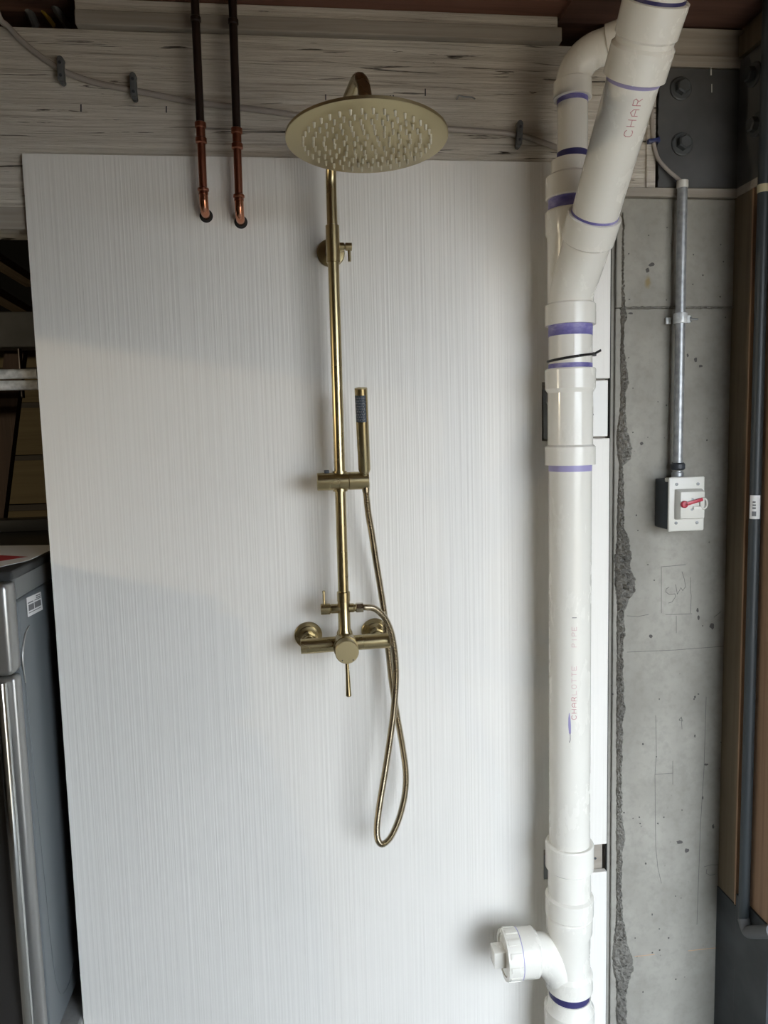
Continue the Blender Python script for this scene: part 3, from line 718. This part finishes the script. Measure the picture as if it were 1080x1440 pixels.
zt0 = sz(1013); ad = (sz(935)-zt0)/9
TA = -.05
pipe_text('printed_letters', 'CHAR', (SX, SY, 0), (0,0,1), (1,0,0), RP, TA, zt0, .0095, ad, .0011, M['ink'])['label'] = 'faded red lettering CHARLOTTE PIPE'
pipe_text('printed_letters', 'LOTTE', (SX, SY, 0), (0,0,1), (1,0,0), RP, TA, zt0+4*ad, .0095, ad, .0010, M['ink_pale'])
pipe_text('printed_letters', 'PIPE', (SX, SY, 0), (0,0,1), (1,0,0), RP, TA, sz(911), .0095, ad*.88, .0010, M['ink_pale'])
pipe_text('printed_letters', 'I', (SX, SY, 0), (0,0,1), (1,0,0), RP, TA, sz(872), .0085, ad*.8, .0014, M['ink_dark'])
ut = (A1-A0).length
pipe_text('printed_letters', 'CHAR', A0, AD, (1,0,0), RP, .13, .160, .0135, .0165, .0012, M['ink'])['label'] = 'red lettering CHAR'
# primer drip and dark scratch on the long pipe
def pipe_patch(name, us, a0s, mt):
    mb = MB(); vv = []; ff = []
    for z_, a_, w_ in us:
        for sg in (-1, 1):
            a = a_ + sg*w_/RP; vv.append((SX+math.sin(a)*(RP+.0004), SY-math.cos(a)*(RP+.0004), z_))
    for q in range(len(us)-1): ff.append([2*q, 2*q+1, 2*q+3, 2*q+2])
    return build(name, mb.add(vv, ff), mt, ds, smooth=False)
pipe_patch('primer_drip', [(sz(1004),-.37,.0004),(sz(1012),-.37,.0022),(sz(1022),-.36,.0028),(sz(1032),-.345,.0022),(sz(1035),-.335,.0005)], 0, M['primer_pale'])
pipe_patch('drip_tail', [(sz(1032),-.335,.0006),(sz(1038),-.33,.0006),(sz(1042),-.325,.0006),(sz(1046),-.37,.0007)], 0, M['ink_dark'])

# black cable tie round the short pipe
tie = thing('cable_tie', (SX, SY, sz(503)), 'black nylon cable tie around the PVC stack below the wye', 'cable tie')
zl, zr = at(772, 508, SY).z, at(834, 499, SY).z
tp = []
for k in range(41):
    a = 2*PI*k/40; tp.append((SX+.0460*math.sin(a), SY-.0460*math.cos(a), (zl+zr)/2+(zr-zl)/2*math.sin(a)))
tv = []; tf = []
for p in tp:
    for dz in (-.0021, .0021): tv.append((p[0], p[1], p[2]+dz))
for k in range(40): tf.append([2*k, 2*k+1, 2*k+3, 2*k+2])
loop = MB().tube(tp, .0027, 8, caps=False)
build('tie_loop', loop, M['black_tie'], tie)
hx = Vector((SX+.0455, SY-.012, zr))
build('tie_head', MB().box(hx-Vector((.003,.004,.004)), hx+Vector((.005,.004,.004))), M['black_tie'], tie, bevel=.001)
build('tie_tail', MB().bar(hx, at(845, 492.5, SY-.03), .0022, .0045), M['black_tie'], tie)

# pipe straps in the two slots
for (x, yt, yb, lab) in [(768,540,618,'grey metal pipe strap in the upper slot of the sheet'),(768,1197,1236,'grey metal pipe strap in the lower slot of the sheet')]:
    a, b = at(x, yt, .010), at(x, yb, .010)
    tag(build('pipe_strap', MB().box((cx+.004, .004, b.z), (SX, .0125, a.z-.012)).tube([(cx+.012, .0, a.z-.02), (SX-.028, -.03, (a.z+b.z)/2+.02), (SX-.022, -.05, (a.z+b.z)/2)], .004, 6), M['zinc'], bevel=.001), lab, 'pipe strap', 'straps behind the stack')

# ------------------------------------------------------------------ conduit with switch
CY = -.020
cx_ = at(956.5, 455, CY).x
cz1, cz0 = zat(960, 262, CY), zat(953, 660, CY)
cn = thing('steel_conduit', (cx_, CY, cz0), 'galvanised conduit running down the concrete pier to the switch', 'conduit')
build('conduit_tube', MB().lathe((cx_, CY, cz0), (0,0,1), [(0,.0105),(cz1-cz0,.0105)], 28), M['galv'], cn)
build('end_bushing', MB().lathe((cx_, CY, cz1-.004), (0,0,1), [(0,.0112),(.002,.0122),(.015,.0122),(.016,.0095)], 28), M['white_plastic'], cn)
zcl = zat(957, 449, CY)
cl = build('strap_clamp', MB().lathe((cx_, CY, zcl-.009), (0,0,1), [(0,.0148),(.022,.0148)], 28).box((cx_-.022, .0, zcl-.007), (cx_-.010, .0065, zcl+.007)).box((cx_+.008, CY-.004, zcl-.008), (cx_+.022, CY+.004, zcl+.008)), M['rail'], cn, bevel=.0008)
build('clamp_screw', MB().lathe((cx_+.020, CY, zcl), (1,0,0), [(0,.0060),(.005,.0060),(.0052,.0024),(.021,.0024)], 8), M['zinc'], cl)
bt = zat(960, 671, -.05)
build('gland_nut', MB().lathe((cx_, CY, zat(953,661,CY-.01)), (0,0,1), [(0,.0135),(.003,.0158),(.013,.0158),(.016,.0125)], 28), M['rubber'], cn)
build('threaded_connector', MB().lathe((cx_, CY, zat(953,672,CY)), (0,0,1), [(0,.0130),(.012,.0130),(.013,.011),(.016,.011)], 24), M['galv'], cn)
# switch box
by = -.058
xl_, zt_ = at(941, 671, by).x, zat(965, 670.5, by); xr_, zb_ = at(990, 747, by).x, zat(965, 747, by)
sw = thing('isolator_switch', ((xl_+xr_)/2, -.02, zb_), 'white isolator switch with red lever on a dark box on the concrete', 'switch')
build('back_box', MB().box((xl_+.001, .0095, zb_+.004), (xr_-.006, by+.006, zt_-.006)), M['dark_box'], sw, bevel=.003)
cv = build('cover_plate', MB().box((xl_, by+.007, zb_), (xr_, by, zt_)), M['white_plastic'], sw, bevel=.0035, seg=3)
build('cover_rim', MB().box((xl_-.001, by+.019, zt_-.011), (xr_-.004, by+.007, zt_-.001)), M['white_plastic'], cv, bevel=.002)
for (x, y) in ((951.5,681),(981.5,680.5),(950.5,735.5),(980,735)):
    p = at(x, y, by); build('screw', MB().lathe((p.x, by+.0002, p.z), (0,-1,0), [(0,.0034),(.0014,.0034),(.0018,.0026)], 12), M['zinc'], cv)
hx0, hx1 = at(948, 708, by).x, at(990.5, 708, by-.012).x; hz1, hz0 = zat(968, 687, by), zat(968, 730, by)
i_ = .006; H_ = .016
hv = [(hx0, by, hz0),(hx1, by, hz0),(hx1, by, hz1),(hx0, by, hz1),(hx0+i_*1.2, by-H_, hz0+i_*.5),(hx1-.001, by-H_, hz0+i_*.5),(hx1-.001, by-H_, hz1-i_),(hx0+i_*1.2, by-H_, hz1-i_)]
hs_ = build('raised_housing', MB().add(hv, [[3,2,1,0],[4,5,6,7],[0,1,5,4],[1,2,6,5],[2,3,7,6],[3,0,4,7]]), M['white_plastic'], sw, bevel=.002)
fY = by-H_
for (x, y) in ((974,702),(973,716.5)):
    p = at(x, y, fY); build('housing_screw', MB().lathe((p.x, fY, p.z), (0,-1,0), [(0,.0026),(.001,.0026)], 10), M['zinc'], hs_)
p0 = at(963, 709.5, fY-.004); p1 = at(988.5, 702, fY-.006)
lv = build('switch_lever', MB().lathe((p0.x, fY+.001, p0.z), (0,-1,0), [(0,.0078),(.006,.0078),(.0075,.0062)], 26).bar((p0.x, fY-.005, p0.z), (p1.x, fY-.005, p1.z), .003, .0075, (0,0,1)), M['red'], sw, bevel=.0006)
pr = at(991, 708, fY-.002)
rgp = [(pr.x-.002+.0085*math.cos(2*PI*k/24)*.9, fY-.002, pr.z+.0115*math.sin(2*PI*k/24)) for k in range(25)]
build('padlock_ring', MB().tube(rgp, .0022, 8, caps=False).bar((pr.x-.026, fY-.002, pr.z-.009), (pr.x-.004, fY-.002, pr.z-.009), .003, .006), M['white_plastic'], sw)

# small grey cable entering the conduit with blue tie
cpts = [at(x, y, Y) for x, y, Y in [(918,118,.003),(917,150,.002),(918,185,.002),(920,205,.002),(926,224,-.004),(940,240,-.010),(953,251,-.016)]] + [Vector((cx_, CY, cz1+.005)), Vector((cx_, CY, cz1-.01))]
tag(build('thin_cable', MB().tube(smooth_path(cpts, 6), .0042, 10), M['cable']), 'thin grey cable dropping beside the steel plate into the conduit', 'cable')
a, b = at(911, 199, -.001), at(927, 197, -.001)
tag(build('blue_cable_clip', MB().bar((a.x, -.0005, a.z), (b.x, -.0005, b.z), .012, .008).box((b.x-.005, -.006, b.z-.006), (b.x, .006, b.z+.006)), M['blue_tie'], bevel=.001), 'dark blue clip around the thin cable beside the plate', 'cable clip')

# ------------------------------------------------------------------ right-hand jamb
jb = thing('door_jamb', (.99, -.1, 0), 'brown timber door jamb right of the concrete pier with black painted foot', 'door jamb', kind='structure')
zk = zat(1035, 1258, -.03)
build('weathered_plank', MB().box((.990, -.062, zk), (1.0, .012, Z(.5))), M['jamb_dark'], jb, bevel=.001, smooth=False)
build('thin_batten', MB().box((.987, -.068, zk), (1.0, -.0625, Z(.5))), M['plank_z'], jb, bevel=.001, smooth=False)
zk2 = zat(1070, 1275, -.13)
build('front_plank', MB().box((.988, -.199, zk2), (1.0, -.098, Z(.82))), M['plank_z'], jb, bevel=.001, smooth=False)
build('black_foot', MB().box((.988, -.075, 0), (1.0, .013, zk-.0005)).box((.984, -.199, 0), (1.0, -.0755, zk2-.0005)), M['black_paint'], jb, bevel=.001, smooth=False)
cxb = .974; cyb = atX(1062, 700, cxb).y
ztop, zbot = CEIL, zat(1050, 1296, cyb)
dc = thing('dark_conduit', (cxb, cyb, zbot), 'dark grey vertical conduit on the timber jamb at the right edge', 'conduit')
build('conduit_tube', MB().lathe((cxb, cyb, zbot), (0,0,1), [(0,.0118),(ztop-zbot,.0118)], 24), M['black_pipe'], dc)
build('bottom_elbow', MB().tube(smooth_path([(cxb, cyb, zbot+.01),(cxb+.002, cyb-.012, zbot-.012),(cxb+.002, cyb-.03, zbot-.004),(cxb+.002, cyb-.10, zbot+.046)], 6), .0135, 16), M['grey_plastic'], dc)
ztp = zat(1074, 265, cyb)
build('tape_band', MB().lathe((cxb, cyb, ztp-.009), (0,0,1), [(0,.0126),(.016,.0126)], 24), M['tape'], dc)
zs1, zs0 = zat(1062, 696, cyb), zat(1062, 729, cyb)
lbm = MB(); vv = []; ff = []
for z_ in (zs0, zs1):
    for k in range(13):
        a = math.radians(-88+110*k/12); vv.append((cxb+.0122*math.sin(a), cyb-.0122*math.cos(a), z_))
for k in range(12): ff.append([k, k+1, k+14, k+13])
tg = build('tag_label', lbm.add(vv, ff), M['paper'], dc)
tp_ = MB()
for (u0_, u1_, a0_, a1_) in [(.12,.32,-60,-20),(.42,.50,-55,-25),(.55,.62,-55,-25),(.68,.75,-55,-28)]:
    za, zb2 = zs0+(zs1-zs0)*u0_, zs0+(zs1-zs0)*u1_; vv = []; ff = []
    for z_ in (za, zb2):
        for k in range(5):
            a = math.radians(a0_+(a1_-a0_)*k/4); vv.append((cxb+.0125*math.sin(a), cyb-.0125*math.cos(a), z_))
    for k in range(4): ff.append([k, k+1, k+6, k+5])
    tp_.add(vv, ff)
build('tag_print', tp_, M['print'], tg)

# ------------------------------------------------------------------ washing machine
WX = -.55; WF = -.128; WB = .58
zt_w, zseam, zbw = Z(-.262), Z(-.307), Z(-1.258)
wm = thing('washing_machine', (-.88, .2, Z(-1.290)), 'dark graphite front-loading washing machine left of the white sheet', 'washing machine')
build('cabinet', MB().box((-1.22, WF+.012, zbw), (WX, WB, zseam-.0015)), M['washer_side'], wm, bevel=.010, seg=3)
build('top_band', MB().box((-1.22, WF+.016, zseam), (WX-.001, WB, zt_w)), M['washer_band'], wm, bevel=.004)
build('top_cover', MB().box((-1.225, WF-.012, zt_w-.004), (WX+.003, WB, zt_w+.016)), M['washer_top'], wm, bevel=.007, seg=3)
build('back_ledge', MB().box((-1.22, WB-.07, zt_w+.016), (WX, WB, zt_w+.05)), M['washer_top'], wm, bevel=.004)
zfp = Z(-.447)
build('control_panel', MB().box((-1.22, WF-.030, zfp), (WX-.002, WF+.020, zt_w-.005)), M['silver'], wm, bevel=.012, seg=4)
build('front_panel', MB().box((-1.22, WF-.020, zbw), (WX-.002, WF+.016, zfp-.004)), M['silver'], wm, bevel=.010, seg=4)
# big bowed door with polished rim near the right edge
dvx = []; 
rim = []
for k in range(33):
    u = k/32; z_ = zfp-.012 + (zbw+.03-zfp)*u; rim.append((WX-.026+.012*math.sin(PI*u), WF-.030-.030*math.sin(PI*u), z_))
dr = build('door', MB().prism([(x-.006, y, z_) for x, y, z_ in rim] + [(-1.19, WF-.045, zbw+.02), (-1.19, WF-.045, zfp-.012)], (0, .03, 0)), M['door_glass'], wm, bevel=.004)
build('door_rim', MB().tube(rim, [.0105]*33, 16), M['chrome'], dr)
# embossed outline on the side
eo = [(33,905),(30,915),(29,925),(31,945),(34,960)]
side = smooth_path([atX(x, y, WX+.0005) for x, y in [(41,880),(36,890),(33,905),(32,930),(36,960)]], 6)
build('emboss_ridge', MB().tube(side, [.0012+.0012*math.sin(PI*k/(len(side)-1)) for k in range(len(side))], 8), M['silver'], wm)
l2 = smooth_path([atX(x, y, WX+.0002) for x, y in [(36,960),(50,1110),(62,1230),(72,1330),(78,1375),(86,1398),(96,1385),(105,1350)]], 6)
build('emboss_groove', MB().tube(l2, .0011, 6), M['washer_side'], wm)
stc = [atX(x, y, WX+.0008) for x, y in ((37,841),(57,832),(60,857),(39,868))]
sk = build('barcode_sticker', MB().prism(stc, (.0004, 0, 0)), M['paper'], wm, smooth=False); sk['label'] = 'white printed barcode sticker'
spx = MB()
def bil(u, v): return (stc[0].lerp(stc[1], u)).lerp(stc[3].lerp(stc[2], u), v) + Vector((.0006, 0, 0))
for (u0_, u1_, v0_, v1_) in [(.62,.95,.08,.14),(.62,.95,.18,.24),(.05,.42,.27,.33),(.5,.95,.27,.32),(.08,.44,.40,.72),(.48,.92,.40,.72),(.08,.9,.80,.84)]:
    spx.add([bil(u0_, v0_), bil(u1_, v0_), bil(u1_, v1_), bil(u0_, v1_)], [[0,1,2,3]])
build('sticker_print', spx, M['print'], sk, smooth=False)
ft = MB()
for (x, y) in ((WX-.06, WF+.06),(WX-.06, WB-.06),(-1.16, WF+.06),(-1.16, WB-.06)):
    build('foot', MB().lathe((x, y, Z(-1.290)), (0,0,1), [(0,.024),(.012,.024),(.016,.012),(zbw-Z(-1.290)+.003,.012)], 16), M['rubber'], wm)
# leaflet on top
lf = thing('paper_leaflet', (-.72, .12, zt_w+.0165), 'white leaflet with red print lying on the washing machine', 'leaflet')
zl_ = zt_w+.0168
q = [(-.556, .20), (-.556, -.02), (-.60, -.115), (-.95, -.115), (-.95, .28)]
build('sheet', MB().prism([(x, y, zl_) for x, y in q], (0, 0, .0008)), M['paper'], lf, smooth=False)
build('red_print', MB().prism([(-.575, .03, zl_+.0009), (-.66, -.07, zl_+.0009), (-.80, -.07, zl_+.0009), (-.70, .10, zl_+.0009)], (0, 0, .0002)), M['print_red'], lf, smooth=False)

# ------------------------------------------------------------------ storage space behind, left of the sheet
def bx3(name, a, b, mt, label, cat, group=None, **kw): return tag(build(name, MB().box(a, b), mt, smooth=False, **kw), label, cat, group)
dz = lambda y, Y: at(20, y, Y).z
bx3('dark_joist', (-1.6, .36, dz(488,.36)), (-.40, .44, dz(438,.36)), M['plate'], 'dark grey steel joist behind the sheet above the galvanised tracks', 'joist', bevel=.003)
tag(build('upper_rafter', MB().bar(at(-30,350,.30), at(46,398,.75), .04, .022, (0,0,1)), M['stud'], smooth=False), 'higher slanting timber rafter in the dark storage space', 'rafter', 'rafters in the storage space')
tag(build('lower_rafter', MB().bar(at(-30,400,.34), at(40,440,.80), .04, .022, (0,0,1)), M['stud'], smooth=False), 'lower slanting timber rafter in the dark storage space', 'rafter', 'rafters in the storage space')
for (y0, y1, Y, lab) in [(519,533,.10,'upper galvanised rail seen left of the white sheet'),(535,549,.10,'lower galvanised rail seen left of the white sheet')]:
    zc = (dz(y0,Y)+dz(y1,Y))/2; h_ = abs(dz(y0,Y)-dz(y1,Y))
    tag(build('galvanised_rail', MB().lathe((-1.4, Y, zc), (1,0,0), [(0,h_/2),(.85,h_/2)], 20), M['rail']), lab, 'rail', 'galvanised rails')
a, b = at(26, 470, .62), at(-14, 800, .62)
tag(build('leaning_post', MB().bar(a, b, .05, .034, (0,1,0)), wood('dark_brown_post', (.025,.014,.009), (.045,.026,.017), (.07,.04,.027), 'z'), smooth=False), 'dark brown leaning timber post beside the plywood', 'post')
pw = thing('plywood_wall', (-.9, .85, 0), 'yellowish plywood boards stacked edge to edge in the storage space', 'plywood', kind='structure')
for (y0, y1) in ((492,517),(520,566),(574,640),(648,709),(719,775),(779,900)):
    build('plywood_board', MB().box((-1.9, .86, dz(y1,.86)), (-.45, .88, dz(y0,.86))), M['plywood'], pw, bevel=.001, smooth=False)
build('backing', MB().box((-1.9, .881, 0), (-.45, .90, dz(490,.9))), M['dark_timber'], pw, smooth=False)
tag(build('thin_copper_pipe', MB().lathe((at(28,500,.40).x, .40, dz(560,.40)), (0,0,1), [(0,.005),(dz(488,.36)-dz(560,.40)+.001,.005)], 12), M['copper_dark']), 'thin copper pipe rising behind the galvanised rails', 'pipe')
# cables in the dark gap above the beam, top left
def cab(name, pl_, r, mt, label, cat='cable'): tag(build(name, MB().tube(smooth_path([at(*p) for p in pl_], 6), r, 10), mt), label, cat)
cab('dark_conduit', [(28,-20,.06),(40,12,.09),(50,36,.12)], .009, M['grey_plastic'], 'grey conduit end in the dark gap above the beam', 'conduit')
cab('yellow_cable', [(44,-12,.05),(60,14,.09),(76,36,.13)], .0045, M['yellow'], 'yellow cable in the dark gap above the beam')
cab('steel_flex', [(66,-20,.05),(80,14,.08),(96,38,.12)], .008, M['zinc'], 'grey flexible conduit right of the yellow cable', 'conduit')

# ------------------------------------------------------------------ warm work lamp on the left
wl = thing('work_lamp', LAMP['loc'], 'warm work lamp on the far left of the garage', 'lamp')
lc = Vector(LAMP['loc'])
build('lamp_housing', MB().box(lc+Vector((-.06,-.12,-.02)), lc+Vector((-.02,.12,.16))), M['black_paint'], wl, bevel=.004)
ld = bpy.data.lights.new('lamp_glow', 'AREA'); ld.shape = 'RECTANGLE'; ld.size = .035; ld.size_y = .035; ld.energy = LAMP['energy']; ld.color = LAMP['color']
lo = bpy.data.objects.new('lamp_glow', ld); col.objects.link(lo); lo.parent = wl; lo.location = (-.01, 0, .07)
dirv = (Vector((-.2, 0, 1.0)) - lc).normalized(); lo.rotation_euler = dirv.to_track_quat('-Z', 'Y').to_euler()
# unseen board added between lamp and sheet: its lower edge cuts the warm light
src = lc + Vector((-.01, 0, .07))
va, vb = src.lerp(at(-40, 462, 0), .60), src.lerp(at(620, 558, 0), .60)
struct('light_cutoff_board', MB().prism([va, vb, Vector((vb.x, vb.y, CEIL+.011)), Vector((va.x, va.y, CEIL+.011))], (-.03, -.012, 0)), M['dark_timber'], 'unseen dark board added below the ceiling to cut off the work lamp light', 'joist', smooth=False)
